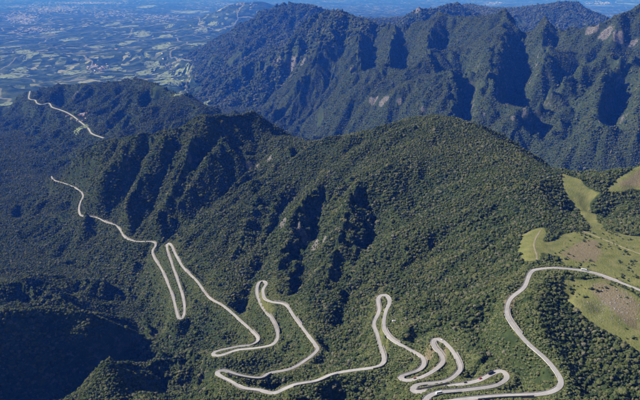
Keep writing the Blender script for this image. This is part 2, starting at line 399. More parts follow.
Q = CX[:, :2]/SCL
A = np.zeros((N + 3, N + 3)); A[:N, :N] = -dist(Q, Q) + np.diag(np.where(CT == 9, 0.002, np.where((CT == 6) | (CT == 1), 0.0012, 0.003)))
A[:N, N] = 1; A[:N, N+1:] = Q; A[N, :N] = 1; A[N+1:, :N] = Q.T
Wt = np.linalg.solve(A, np.concatenate([CX[:, 2], [0, 0, 0]]))
print('controls', N, 'road', len(RS), 't', round(time.time() - T0, 1))

def axis(segs):
    out = []
    for a, b, s0, s1 in segs:
        x = a
        while x < b - 0.3*max(s0, s1):
            out.append(x); x += s0 + (s1 - s0)*(x - a)/(b - a)
    return np.array(out + [segs[-1][1]])
XA = axis([(-45000,-13000,2400,420), (-13000,-5200,420,60), (-5200,-2200,60,15), (-2200,-900,15,5.5), (-900,620,5,5), (620,1400,5.5,13), (1400,3600,13,16), (3600,6500,16,80), (6500,14000,80,500), (14000,45000,500,2400)])
YA = axis([(100,560,20,6), (560,1900,5,5), (1900,2900,5.5,12), (2900,6600,13,17), (6600,9500,18,40), (9500,16000,40,150), (16000,30000,150,450), (30000,80000,450,1500)])
NX, NY = len(XA), len(YA)
GX, GY = np.meshgrid(XA.astype(np.float32), YA.astype(np.float32))
print('grid', NX, NY, NX*NY)

gx = GX.ravel(); gy = GY.ravel()
Z = np.full(gx.shape, 0.0, np.float32); RGN = np.full(gx.shape, REG.index('plain'), np.int8)
inside = np.where((gy < 14500) & (np.abs(gx) < 9500))[0]
Q32 = Q.astype(np.float32); w32 = Wt[:N].astype(np.float32)
q2 = (Q32**2).sum(1); nonroad = np.where(CT != 9)[0]
for i in range(0, len(inside), 40000):
    ii = inside[i:i+40000]
    a = np.stack([gx[ii], gy[ii]], 1)/np.float32(SCL)
    d = (a**2).sum(1)[:, None] + q2[None] - 2*(a @ Q32.T)
    np.maximum(d, 0, out=d)
    RGN[ii] = CT[nonroad[np.argmin(d[:, nonroad], 1)]]
    np.sqrt(d, out=d)
    Z[ii] = -(d @ w32) + np.float32(Wt[N]) + a @ Wt[N+1:].astype(np.float32)
del d
lowland = 45 + (120 + 160*sstep(7000, 9000, gy)*(1 - sstep(20000, 30000, gy)))*(fbm(gx/2100, gy/2100, 5, 3) - 0.5) + 200*np.exp(-((gx + 1400)/2300)**2 - ((gy - 14500)/2600)**2)*(0.4 + fbm(gx/1500, gy/1500, 4, 12)) + 700*np.exp(-((gx + 2300)/1700)**2 - ((gy - 20500)/1800)**2)*(0.4 + fbm(gx/2000, gy/2000, 4, 13)) + 150*sstep(0.55, 0.85, fbm(gx/7000, gy/7000, 3, 8)) + 260*sstep(0.6, 0.85, fbm(gx/9000 + 3, gy/9000, 4, 21))*sstep(13000, 22000, gy)
edge = np.maximum(sstep(12200, 14400, gy), sstep(6000, 9300, np.abs(gx)))
Z = Z*(1 - edge) + lowland*edge
Z = np.where(Z < lowland, Z*0.25 + lowland*0.75, Z).astype(np.float32)
Z = (Z + (lowland - 45)*(1 - edge)*(1 - sstep(130, 420, Z))*sstep(6200, 8000, gy)).astype(np.float32)
RGN[edge > 0.6] = REG.index('plain')
ZB = Z.reshape(NY, NX)

# gullies that follow the slope (erosion-like relief), octave by octave
dzy, dzx = np.gradient(ZB, YA, XA)
sl0 = np.hypot(dzx, dzy)
zs = ZB.copy()
E = np.zeros_like(ZB)
jx = np.where(np.abs(XA) < 6500)[0]; jy = np.where(YA < 12500)[0]
sx, sy = slice(jx[0], jx[-1] + 1), slice(jy[0], jy[-1] + 1)
bx_, by_ = GX[sy, sx], GY[sy, sx]
cgx, cgy = dzx[sy, sx].astype(np.float32), dzy[sy, sx].astype(np.float32)
es = np.zeros_like(bx_)
wx = (fbm(bx_/130, by_/130, 3, 31) - 0.5)*60; wy = (fbm(bx_/130, by_/130, 3, 37) - 0.5)*60
slope_w = np.clip(np.hypot(cgx, cgy)/0.42, 0, 1.15)
fardist = sstep(2600, 4200, by_)
flatw = 1.0
for lam, amp in ((430, 0.15), (205, 0.22), (96, 0.22), (44, 0.15)):
    g = np.hypot(cgx, cgy) + 1e-4
    k = np.clip(g/0.35, 0, 1)/g
    dx_, dy_ = -cgy*k, cgx*k                     # along the contour
    px_, py_ = (bx_ + wx*lam/200)/lam, (by_ + wy*lam/200)/lam
    ix, iy = np.floor(px_), np.floor(py_); fx, fy = px_ - ix, py_ - iy
    va = np.zeros_like(bx_); vs = np.zeros_like(bx_); wt = np.zeros_like(bx_)
    for oi in (-1, 0, 1):
        for oj in (-1, 0, 1):
            hx = hash2(ix + oi, iy + oj, 51) ; hy = hash2(ix + oi, iy + oj, 77)
            vx = fx - oi - hx; vy = fy - oj - hy
            w = np.exp(-2.2*(vx*vx + vy*vy)); wt += w
            ph = (vx*dx_ + vy*dy_)*np.float32(2*math.pi)
            va += np.cos(ph)*w; vs += -np.sin(ph)*w
    va /= wt; vs /= wt
    loc = np.where(lam > 300, 0.45 + 0.9*fardist, np.where(lam > 150, 0.8 + 0.35*fardist, 1.0))
    loc = loc*(1 + {430: -0.6, 205: 0.1}.get(lam, 0.0)*sstep(3300, 4000, by_)*sstep(-200, 500, bx_))
    loc = loc*(1 + {205: 0.75, 96: 0.3}.get(lam, 0.0)*sstep(3300, 4000, by_)*(1 - sstep(-200, 500, bx_)))
    a = amp*lam*slope_w*loc*0.5
    es += a*(va - 0.35)
    cgx = cgx + a*vs*dx_*(2*math.pi/lam)*0.9; cgy = cgy + a*vs*dy_*(2*math.pi/lam)*0.9
es += (fbm(bx_/55, by_/55, 4, 91) - 0.5)*9*(1 - 0.6*fardist)*np.clip(slope_w + 0.15, 0, 1)
E[sy, sx] = es
ZB = ZB + E
print('erosion', round(time.time() - T0, 1))

# benches for the road
def carve(ZB, S, flat_r, out_r, drop):
    x0, x1 = S[:, 0].min() - out_r, S[:, 0].max() + out_r; y0, y1 = S[:, 1].min() - out_r, S[:, 1].max() + out_r
    i0, i1 = np.searchsorted(XA, [x0, x1]); j0, j1 = np.searchsorted(YA, [y0, y1])
    X = GX[j0:j1, i0:i1].ravel(); Y = GY[j0:j1, i0:i1].ravel()
    best = np.full(X.shape, 1e9, np.float32); bz = np.zeros(X.shape, np.float32)
    for k in range(0, len(S), 60):
        C = S[k:k+60]
        m = np.where((X > C[:, 0].min() - out_r) & (X < C[:, 0].max() + out_r) & (Y > C[:, 1].min() - out_r) & (Y < C[:, 1].max() + out_r))[0]
        if not len(m): continue
        dd = np.hypot(X[m, None] - C[None, :, 0], Y[m, None] - C[None, :, 1])
        am = dd.argmin(1); dm = dd[np.arange(len(m)), am]
        better = dm < best[m]
        mm = m[better]; best[mm] = dm[better]; bz[mm] = C[am[better], 2]
    z = ZB[j0:j1, i0:i1].ravel()
    w = 1 - sstep(flat_r, out_r, best)
    z = z*(1 - w) + (bz - drop)*w
    ZB[j0:j1, i0:i1] = z.reshape(j1 - j0, i1 - i0)
    full = np.full(ZB.shape, 1e9, np.float32); full[j0:j1, i0:i1] = best.reshape(j1 - j0, i1 - i0)
    return full
RD = carve(ZB, RS, 7.0, 30.0, 0.55)
RDF = carve(ZB, RSF, 20.0, 80.0, 1.5)
RD = np.minimum(RD, RDF)
def hgt(x, y, G=None):
    G = ZB if G is None else G
    x = np.asarray(x, float); y = np.asarray(y, float)
    i = np.clip(np.searchsorted(XA, x) - 1, 0, NX - 2); j = np.clip(np.searchsorted(YA, y) - 1, 0, NY - 2)
    u = np.clip((x - XA[i])/(XA[i+1] - XA[i]), 0, 1); v = np.clip((y - YA[j])/(YA[j+1] - YA[j]), 0, 1)
    return (G[j, i]*(1-u) + G[j, i+1]*u)*(1-v) + (G[j+1, i]*(1-u) + G[j+1, i+1]*u)*v
def sight(px, py, y0=300, y1=60000):
    dx, dy, dz = ray(px, py); t = np.geomspace(y0, y1, 5000)/dy
    below = np.where(H + dz*t < hgt(dx*t, dy*t))[0]
    k = t[below[0]] if len(below) else t[-1]
    return dx*k, dy*k, H + dz*k

# ------------------------------------------------------------------ land cover (world-space masks)
def inpoly(x, y, poly):
    r = np.zeros(x.shape, bool); n = len(poly)
    for i in range(n):
        (xa, ya), (xb, yb) = poly[i], poly[(i+1) % n]
        if ya == yb: continue
        r ^= ((ya > y) != (yb > y)) & (x < (xb - xa)*(y - ya)/(yb - ya) + xa)
    return r
def soft(mask, n):
    m = mask.astype(np.float32)
    for _ in range(n):
        m[1:-1, 1:-1] = (m[1:-1, 1:-1]*2 + m[:-2, 1:-1] + m[2:, 1:-1] + m[1:-1, :-2] + m[1:-1, 2:])/6
    return m
j9 = np.searchsorted(YA, 2100)
def area(polys, blur=3, x0=-900):
    msk = np.zeros(ZB.shape, np.float32)
    i0 = np.searchsorted(XA, x0); i1 = np.searchsorted(XA, 2200)
    X = GX[:j9, i0:i1]; Y = GY[:j9, i0:i1]
    Xw = X + (fbm(X/28, Y/28, 3, 5) - 0.5)*13; Yw = Y + (fbm(X/28, Y/28, 3, 6) - 0.5)*13
    r = np.zeros(X.shape, bool)
    for p in polys:
        r |= inpoly(Xw, Yw, [sight(q[0], q[1], 400, 2000)[:2] for q in p])
    msk[:j9, i0:i1] = soft(r, blur)
    return msk
GRASS = area([
    [(561,173,470),(572,177,474),(588,187,478),(602,194,480),(590,200,482),(590,210,484),(597,220,486),(605,228,487),(625,236,489),(690,240,490),(700,300,492),(640,287,485),(610,277,483),(585,268,482),(562,264,480),(558,255,482),(545,256,482),(546,244,483),(556,240,483),(560,234,484),(585,232,485),(590,226,485),(580,213,483),(570,200,480),(561,187,474)],
    [(603,190,478),(612,184,472),(622,177,462),(640,166,444),(690,150,430),(690,190,470),(632,188,475),(618,193,479)],
    [(562,284,490),(575,280,490),(592,279,488),(602,278,485),(640,297,489),(700,320,494),(700,372,506),(640,352,504),(622,338,501),(600,328,499),(580,312,497),(568,300,494)],
    [(520,236,488),(533,229,486),(545,226,485),(543,245,485),(541,262,483),(530,262,486),(519,258,489)]])
SOIL = area([[(572,245,484),(596,238,485),(602,252,484),(596,262,482),(575,262,482),(560,255,483)],
             [(586,285,491),(604,282,488),(640,300,490),(640,335,501),(615,312,496),(596,298,493)],
             [(604,190,478),(640,170,446),(690,160,432),(690,180,465),(630,186,474)]], 8)
ROCK = np.zeros(ZB.shape, np.float32)
def rockspot(px, py, wpx, hpx, s=1.0):
    x, y, z = sight(px, py)
    dd = math.hypot(y, H - z); a = 0.75*wpx/F*dd; b = max(a*0.35, hpx/F*dd*1.2)
    i0, i1 = np.searchsorted(XA, [x - 3*a, x + 3*a]); j0, j1 = np.searchsorted(YA, [y - 3*b, y + 3*b])
    X = GX[j0:j1, i0:i1]; Y = GY[j0:j1, i0:i1]
    g = np.exp(-(((X - x)/a)**2 + ((Y - y)/b)**2))*s
    ROCK[j0:j1, i0:i1] = np.maximum(ROCK[j0:j1, i0:i1], g)
for a in [(235,152,6,5),(249,163,5,6),(257,166,4,5),(270,158,8,3,.7),(305,238,7,6),(315,246,6,5),(298,228,5,5),(283,222,6,7,.8),(275,205,8,5,.7),(325,240,5,5,.8),
          (374,99,9,5),(384,101,8,5),(399,101,6,4,.7),(423,109,4,2),(580,25,9,4),(592,30,10,5),(605,35,10,5),(618,38,9,5),(632,44,10,3,.8),(352,70,4,4,.8),
          (278,62,10,5,.7),(292,66,9,6,.8),(303,62,6,6,.7),(418,8,6,4),(412,12,5,4,.8),(484,114,3,4,.8),(513,118,4,3,.8),(524,112,5,3,.7),(497,95,3,5,.6),(75,95,6,6,.6),(90,100,4,6,.6),(50,195,4,6,.6),(47,203,3,5,.6),(600,124,4,3,.7)]:
    rockspot(*a)
d1, d2 = np.gradient(ZB, YA, XA); SLOPE = np.hypot(d1, d2)
ROCK = np.clip(np.maximum(ROCK*sstep(0.35, 0.8, SLOPE), 0.42*sstep(2.0, 2.6, SLOPE)*sstep(30, 60, RD)), 0, 1).astype(np.float32)
VERGE = ((1 - sstep(6, 15, RD))*0.5).astype(np.float32)
GRASS_A = np.maximum(GRASS, VERGE)
SOIL = np.maximum(SOIL, (1 - sstep(7, 14, RD))*sstep(0.5, 0.68, fbm(GX/38, GY/38, 3, 44))*0.85).astype(np.float32)

# ------------------------------------------------------------------ terrain sheet, cut into named pieces of ground
idx = np.arange(NX*NY).reshape(NY, NX)
quads = np.stack([idx[:-1, :-1], idx[:-1, 1:], idx[1:, 1:], idx[1:, :-1]], -1).reshape(-1, 4)
fr = RGN.reshape(NY, NX)[:-1, :-1].ravel().copy()
fr[fr == REG.index('range_foot')] = REG.index('mountain_range'); 
zf = ZB[:-1, :-1].ravel(); yf_ = GY[:-1, :-1].ravel()
fr[(zf < 250) & (yf_ > 7000)] = REG.index('plain')
meadow_f = (GRASS[:-1, :-1].ravel() > 0.5)
fr[meadow_f] = 100
CO = np.stack([GX.ravel(), GY.ravel(), ZB.ravel()], 1)
LBL = {'hill': 'broad forested hill rising above the switchback road', 'ridge': 'steep forested ridge with spurs behind the narrow hairpins',
       'valley': 'deep forested valley floor with low shadowed humps', 'plateau': 'flat forested highland shelf around the meadows',
       'mountain_ridge': 'lower blue green ridge carrying the distant road', 'mountain_range': 'long blue mountain range with sharp parallel spurs and gullies',
       'distant_mountains': 'hazy flat-topped mountains beyond the long range', 'plain': 'vast hazy lowland of woods and fields reaching to the horizon',
       'meadow': 'pale green highland meadow beside the road'}
for code, name in [(REG.index(n), n) for n in ('hill', 'ridge', 'valley', 'plateau', 'mountain_ridge', 'mountain_range', 'distant_mountains', 'plain')] + [(100, 'meadow')]:
    q = quads[fr == code]
    used, inv = np.unique(q, return_inverse=True)
    me = mesh_np(name, CO[used], quads=inv.reshape(-1, 4), mat={'plain': M_PLAIN, 'meadow': M_MEADOW}.get(name, M_GROUND))
    if name != 'plain':
        for an, G in (('grass', GRASS_A), ('soil', SOIL), ('rock', ROCK)):
            at = me.attributes.new(an, 'FLOAT', 'POINT'); at.data.foreach_set('value', G.ravel()[used].astype(np.float32))
    tag(link(name, me), LBL[name], {'mountain_range': 'mountains', 'distant_mountains': 'mountains', 'mountain_ridge': 'ridge'}.get(name, name), kind='structure')
print('terrain', round(time.time() - T0, 1))

# ------------------------------------------------------------------ road
def concrete():
    m, nt, b = new_mat('road_concrete'); p = pos(nt)
    n1 = noise(nt, p, 0.03, 5, 0.7); n2 = noise(nt, p, 0.6, 4, 0.6)
    c = ramp(nt, n1, [(0.32, (0.23, 0.21, 0.21)), (0.5, (0.34, 0.315, 0.31)), (0.68, (0.42, 0.39, 0.38))])
    c = mix(nt, 0.35, c, ramp(nt, n2, [(0.3, (0.22, 0.21, 0.20)), (0.7, (0.46, 0.43, 0.42))]))
    nt.links.new(c, b.inputs['Base Color']); b.inputs['Roughness'].default_value = 0.85
    return m
M_ROAD = concrete()
def ribbon(name, S, prof, mat, wid=None):
    wid = np.ones(len(S)) if wid is None else wid
    t = np.gradient(S, axis=0); t[:, 2] = 0; t /= np.linalg.norm(t, axis=1)[:, None]
    nrm = np.stack([t[:, 1], -t[:, 0], np.zeros(len(S))], 1)
    co = np.concatenate([S + nrm*(o*wid)[:, None] + np.array([0, 0, dz]) for o, dz in prof])
    n = len(S); k = len(prof)
    q = [np.stack([np.arange(n-1) + a*n, np.arange(n-1) + (a+1)*n, np.arange(1, n) + (a+1)*n, np.arange(1, n) + a*n], 1) for a in range(k-1)]
    return mesh_np(name, co, quads=np.concatenate(q)[:, ::-1], mat=mat, smooth=False)
RW = 3.05
_t = np.gradient(RS, axis=0)[:, :2]; _h = np.unwrap(np.arctan2(_t[:, 1], _t[:, 0])); CURV = smooth1(np.abs(np.gradient(_h))/4.0, 5)
RWID = smooth1(1.0 + 0.30*np.clip(CURV/0.06, 0, 1) + 0.22*(fbm(np.arange(len(RS))/14.0, np.zeros(len(RS)), 3, 4) - 0.5), 3)
tag(link('road', ribbon('road', RS, [(-RW-0.5,-1.6), (-RW-0.2,0.02), (-RW,0.0), (0,0.06), (RW,0.0), (RW+0.2,0.02), (RW+0.5,-1.6)], M_ROAD, RWID)),
    'pale concrete mountain road winding down in tight hairpins', 'road', kind='structure')
tag(link('road', ribbon('road', RSF, [(-6,-4), (-5,0.3), (5,0.3), (6,-4)], M_ROAD)),
    'thin pale road along the lower distant ridge', 'road', kind='structure')

# ------------------------------------------------------------------ trees
def crown_mesh(name, seed, lobes=5, r=1.0, sub=2, mat=None, squash=0.85):
    rg = random.Random(seed); bm = bmesh.new()
    cs = [(Vector((0, 0, 0)), 0.72)]
    for i in range(lobes):
        a = 6.283*i/lobes + rg.uniform(-.4, .4); q = rg.uniform(.38, .62)
        cs.append((Vector((math.cos(a)*q, math.sin(a)*q, rg.uniform(-.28, .38))), rg.uniform(.34, .52)))
    for c, rr in cs:
        g = bmesh.ops.create_icosphere(bm, subdivisions=sub if rr > .6 else 1, radius=1.0)
        for v in g['verts']:
            k = rr*(1 + rg.uniform(-.22, .22))
            v.co = c + v.co*k
            v.co.z *= squash
    me = bpy.data.meshes.new(name); bm.to_mesh(me); bm.free()
    me.materials.append(mat or M_LEAF)
    return me
def tall_mesh(name, seed, mat=None):
    rg = random.Random(seed); bm = bmesh.new()
    for c, rr in [((0,0,-.35), .62), ((.1,.1,.15), .5), ((-.1,-.05,.6), .36)]:
        g = bmesh.ops.create_icosphere(bm, subdivisions=2 if rr > .5 else 1, radius=1.0)
        for v in g['verts']: v.co = Vector(c) + v.co*rr*(1 + rg.uniform(-.25, .25))
    me = bpy.data.meshes.new(name); bm.to_mesh(me); bm.free(); me.materials.append(mat or M_LEAF)
    return me
LIB2 = bpy.data.collections.new('scrub_library')
for i in range(6): LIB2.objects.link(bpy.data.objects.new('scrub_a%d' % i, crown_mesh('scrub_crown', 400 + i, lobes=5, sub=1, mat=M_SHRUB)))
LIB = bpy.data.collections.new('crown_library')
for i in range(6): LIB.objects.link(bpy.data.objects.new('crown_a%d' % i, crown_mesh('crown', 100 + i, lobes=4 + i % 3)))
for i in range(2): LIB.objects.link(bpy.data.objects.new('crown_t%d' % i, tall_mesh('tall_crown', 200 + i)))

def scatter_group(LIB):
    ng = bpy.data.node_groups.new('scatter_crowns', 'GeometryNodeTree')
    ng.interface.new_socket('Geometry', in_out='INPUT', socket_type='NodeSocketGeometry')
    ng.interface.new_socket('Geometry', in_out='OUTPUT', socket_type='NodeSocketGeometry')
    gi = ng.nodes.new('NodeGroupInput'); go = ng.nodes.new('NodeGroupOutput')
    iop = ng.nodes.new('GeometryNodeInstanceOnPoints')
    ci = ng.nodes.new('GeometryNodeCollectionInfo'); ci.inputs['Collection'].default_value = LIB
    ci.inputs['Separate Children'].default_value = True
    def na(n, t):
        a = ng.nodes.new('GeometryNodeInputNamedAttribute'); a.data_type = t; a.inputs['Name'].default_value = n; return a.outputs['Attribute']
    ng.links.new(gi.outputs[0], iop.inputs['Points']); ng.links.new(ci.outputs[0], iop.inputs['Instance'])
    iop.inputs['Pick Instance'].default_value = True
    ng.links.new(na('kind_id', 'INT'), iop.inputs['Instance Index'])
    ng.links.new(na('spin', 'FLOAT_VECTOR'), iop.inputs['Rotation'])
    ng.links.new(na('size', 'FLOAT_VECTOR'), iop.inputs['Scale'])
    ng.links.new(iop.outputs[0], go.inputs[0])
    return ng
NG = scatter_group(LIB); NG2 = scatter_group(LIB2)
fr2 = fr.reshape(NY-1, NX-1)
PAST = [(158,88,14,6),(176,83,16,7),(152,66,12,5),(180,62,10,5),(163,47,16,9),(170,62,20,10),(172,75,24,15),(165,82,18,9),(145,73,14,10),(184,88,20,7),(198,88,8,6),(206,103,12,4),(199,45,18,6),(213,60,14,5),(235,56,20,6),(233,64,14,5),(213,50,12,3),
        (191,12,28,7),(220,11,22,6),(203,30,8,4),(213,24,8,2),(170,26,7,3),(165,37,16,5),(143,36,11,4),(12,47,26,5),(23,52,16,5),(32,55,8,6),(50,56,15,3),(13,76,28,6),(20,71,16,4),(75,73,28,6),(95,47,15,4),(88,33,12,3),
        (52,33,16,3),(70,40,20,3),(115,70,18,5),(108,78,10,5),(128,78,10,4),(128,43,13,6),(127,27,15,5),(140,33,16,5),(147,7,15,6),(113,25,8,8),(5,105,14,8),(4,114,10,6),(75,111,10,7),(82,128,8,9),
        (320,120,8,9),(520,21,9,4),(600,6,20,4),(630,4,14,4),(490,5,16,4),(178,95,10,4)]
PCLEAR = []
for px, py, w, h in PAST:
    x, y, z = sight(px, py, 1500); dd = math.hypot(y, H - z)
    if y < 13000: PCLEAR.append((x, y, 0.5*w/F*dd, 0.5*h/F*dd/math.sin(math.atan2(H - z, y) + 0.08)))
def scatter(y0, y1, s, rad, seed):
    """jittered grid of tree places over the wedge of land the lookout faces"""
    rg = np.random.default_rng(seed)
    xm = 0.60*y1 + 120
    xs = np.arange(-xm, xm, s); ys = np.arange(y0, y1, s)
    X, Y = np.meshgrid(xs, ys); X = (X + rg.uniform(-.48, .48, X.shape)*s).ravel(); Y = (Y + rg.uniform(-.48, .48, Y.shape)*s).ravel()
    k = np.abs(X) < 0.60*Y + 120; X, Y = X[k], Y[k]
    Zt = hgt(X, Y)
    px, py = project(X, Y, Zt)
    k = (px > -40) & (px < 680) & (py > -30) & (py < 440); X, Y, Zt = X[k], Y[k], Zt[k]
    rd = hgt(X, Y, RD); gr = hgt(X, Y, GRASS); rk = hgt(X, Y, ROCK)
    n = rg.uniform(0, 1, X.shape)
    clump = fbm(X/60, Y/60, 3, 64)
    big = rad*(0.56 + 0.95*rg.uniform(0, 1, X.shape)**2.2)*(0.68 + 0.64*clump)*np.where(rg.uniform(0, 1, X.shape) < 0.035, 1.55, 1.0)
    far_ = Y > 1850
    big *= 1 + np.where(Y > 2300, 0.18, 0.35)*np.clip(hgt(X, Y, SLOPE) - 0.6, 0, 1.5)
    big *= np.where(far_, 0.75, 0.45) + np.where(far_, 0.25, 0.55)*sstep(7, 24, rd)
    keep = ((Y < 3500) | (rd > 17 + big)) & ((Y < 6600) | (Zt > 230)) & (rd > np.where(far_ & (clump > 0.43), 3.6 + big*0.5, 4.5 + big*0.85)) & (gr < 0.35) & ((rk < 0.45) | (n < 0.45)) & ((rd > 70) | (Y > 1850) | (n < 0.36 + 0.6*sstep(10, 70, rd)*clump*1.6))
    if y1 > 3000:
        for cx_, cy_, a_, b_ in PCLEAR: keep &= ((X - cx_)/a_)**2 + ((Y - cy_)/b_)**2 > 0.7*(0.5 + clump)
    thin = (rk > 0.15); big = np.where(thin, big*0.6, big)
    X, Y, Zt, big = X[keep], Y[keep], Zt[keep], big[keep]
    m = len(X)
    i = np.clip(np.searchsorted(XA, X) - 1, 0, NX-2); j = np.clip(np.searchsorted(YA, Y) - 1, 0, NY-2)
    reg = fr2[j, i]
    hz = big*rg.uniform(0.75, 1.25, m)
    kid = rg.integers(0, 6, m); t = rg.uniform(0, 1, m) < 0.06; kid[t] = rg.integers(6, 8, t.sum()); hz[t] *= 1.25
    return dict(co=np.stack([X, Y, Zt + hz*0.55], 1), size=np.stack([big, big, hz], 1), spin=np.stack([rg.uniform(-.15, .15, m), rg.uniform(-.15, .15, m), rg.uniform(0, 6.283, m)], 1), kid=kid, reg=reg)
def verge_scrub(s, rad, seed):
    rg = np.random.default_rng(seed)
    S = RS; n = int(len(S)*4.0*110/(s*s))
    k = rg.integers(0, len(S), n); X = S[k, 0] + rg.uniform(-62, 62, n); Y = S[k, 1] + rg.uniform(-62, 62, n)
    Zt = hgt(X, Y); rd = hgt(X, Y, RD); gr = hgt(X, Y, GRASS)
    big = rad*(0.5 + 0.9*rg.uniform(0, 1, n)**2)
    keep = (rd > 4.3 + big*0.85) & (rd < 62) & (rg.uniform(0, 1, n) < 1.35 - rd/62) & ((gr < 0.3) | (rg.uniform(0, 1, n) < 0.03)) & (fbm(X/22, Y/22, 3, 71) > 0.30)
    X, Y, Zt, big = X[keep], Y[keep], Zt[keep], big[keep]; m = len(X)
    i = np.clip(np.searchsorted(XA, X) - 1, 0, NX-2); j = np.clip(np.searchsorted(YA, Y) - 1, 0, NY-2)
    hz = big*rg.uniform(0.6, 1.0, m)
    return dict(co=np.stack([X, Y, Zt + hz*0.45], 1), size=np.stack([big, big, hz], 1), spin=np.stack([0*X, 0*X, rg.uniform(0, 6.283, m)], 1), kid=rg.integers(0, 6, m), reg=fr2[j, i])
SETS = [scatter(480, 1500, 4.1, 2.9, 1), scatter(1500, 2300, 4.4, 3.0, 5), scatter(2300, 3500, 5.4, 3.5, 2), scatter(3500, 6600, 7.8, 4.2, 3), scatter(6600, 12800, 19.0, 12.5, 4)]
SCRUB = verge_scrub(2.4, 2.1, 9)
ALL = {k: np.concatenate([s[k] for s in SETS]) for k in SETS[0]}
print('trees', len(ALL['co']), round(time.time() - T0, 1))
def forest(name, sel, label, ng=None, cat='forest'):
    n = int(sel.sum())
    me = bpy.data.meshes.new(name); me.vertices.add(n); me.vertices.foreach_set('co', ALL['co'][sel].astype(np.float32).ravel())
    for an, typ, key, key2 in (('size', 'FLOAT_VECTOR', 'vector', 'size'), ('spin', 'FLOAT_VECTOR', 'vector', 'spin'), ('kind_id', 'INT', 'value', 'kid')):
        at = me.attributes.new(an, typ, 'POINT')
        at.data.foreach_set(key, (ALL[key2][sel].astype(np.int32) if typ == 'INT' else ALL[key2][sel].astype(np.float32)).ravel())
    me.materials.append(M_LEAF)
    o = link(name, me); md = o.modifiers.new('crowns', 'NODES'); md.node_group = ng or NG
    tag(o, label, cat, kind='stuff')
for names, label in ((('hill',), 'dense dark green forest covering the broad hill'), (('ridge',), 'forest clinging to the spurs of the steep ridge'),
                     (('valley',), 'dark forest filling the deep valley'), (('plateau', 100), 'scrubby forest on the highland shelf between the meadows'),
                     (('mountain_ridge',), 'distant forest on the lower ridge with the far road'), (('mountain_range', 'distant_mountains', 'plain'), 'blue hazed forest on the long mountain range')):
    sel = np.isin(ALL['reg'], [n if isinstance(n, int) else REG.index(n) for n in names])
    if sel.any(): forest('forest', sel, label)

ALL = SCRUB
forest('scrub', np.ones(len(SCRUB['co']), bool), 'lighter green scrub along the verges of the winding road', NG2, 'scrub')
# ------------------------------------------------------------------ pastures, tracks, towns
M_PASTURE = flat('pasture_grass', (0.15, 0.185, 0.085), var=0.35, scale=0.02)
def pasture(px, py, w, h, seed, skew=0.0):
    x, y, z = sight(px, py, 1500)
    if float(hgt(x, y, SLOPE)) > 0.5: return
    dd = math.hypot(y, H - z); a = 0.5*w/F*dd; dep = math.atan2(H - z, y)
    b = 0.5*h/F*dd/math.sin(dep + 0.08)
    n = 44; u = np.linspace(-1.3, 1.3, n); U, V = np.meshgrid(u, u)
    X = x + U*a + skew*V*a; Y = y + V*b
    Zp = hgt(X, Y) + np.where(Y > 6000, 9.0, 3.0)
    r = (U*U + V*V)[:-1, :-1]; t_ = seed*1.7; Us = U + 0.25*(fbm(U*2 + seed, V*2, 2, 7) - .5)
    A_ = np.floor((Us*math.cos(t_) + V*math.sin(t_))*2.6)[:-1, :-1]; B_ = np.floor((V*math.cos(t_) - Us*math.sin(t_))*3.4)[:-1, :-1]
    ok = (hash2(A_, B_, seed) < 1.3 - 0.66*r) & (fbm(U*4 + 9*seed, V*4, 3, seed + 40)[:-1, :-1] < 0.63)
    ii = np.arange(n*n).reshape(n, n)
    q = np.stack([ii[:-1, :-1], ii[:-1, 1:], ii[1:, 1:], ii[1:, :-1]], -1)[ok]
    if not len(q): return
    used, inv = np.unique(q, return_inverse=True)
    co = np.stack([X.ravel(), Y.ravel(), Zp.ravel()], 1)[used]
    tag(link('pasture', mesh_np('pasture', co, quads=inv.reshape(-1, 4), mat=M_PASTURE)), 'pale green pasture clearing among the blue lowland woods', 'pasture', kind='structure')
for i, p in enumerate(PAST): pasture(*p, seed=i + 1, skew=random.uniform(-.7, .3))

M_TRACK = flat('track_earth', (0.24, 0.205, 0.13), var=0.3, scale=0.15)
def track(pix, w, label):
    S = spline([(*sight(px, py, 400, 2000)[:2], 0) for px, py in pix], 5.0); S[:, 2] = hgt(S[:, 0], S[:, 1]) + 0.35; S[:, 2] = smooth1(S[:, 2], 2)
    tag(link('dirt_track', ribbon('dirt_track', S, [(-w/2, -0.3), (-w/2 + .2, 0.05), (w/2 - .2, 0.05), (w/2, -0.3)], M_TRACK)), label, 'track', kind='structure')
track([(562,226),(575,228),(590,234),(605,240),(622,247),(640,254),(665,262)], 3.0, 'narrow earth track crossing the large meadow')
track([(541,230),(536,238),(534,246),(537,256),(536,263)], 3.2, 'pale grassy track at the forest edge')

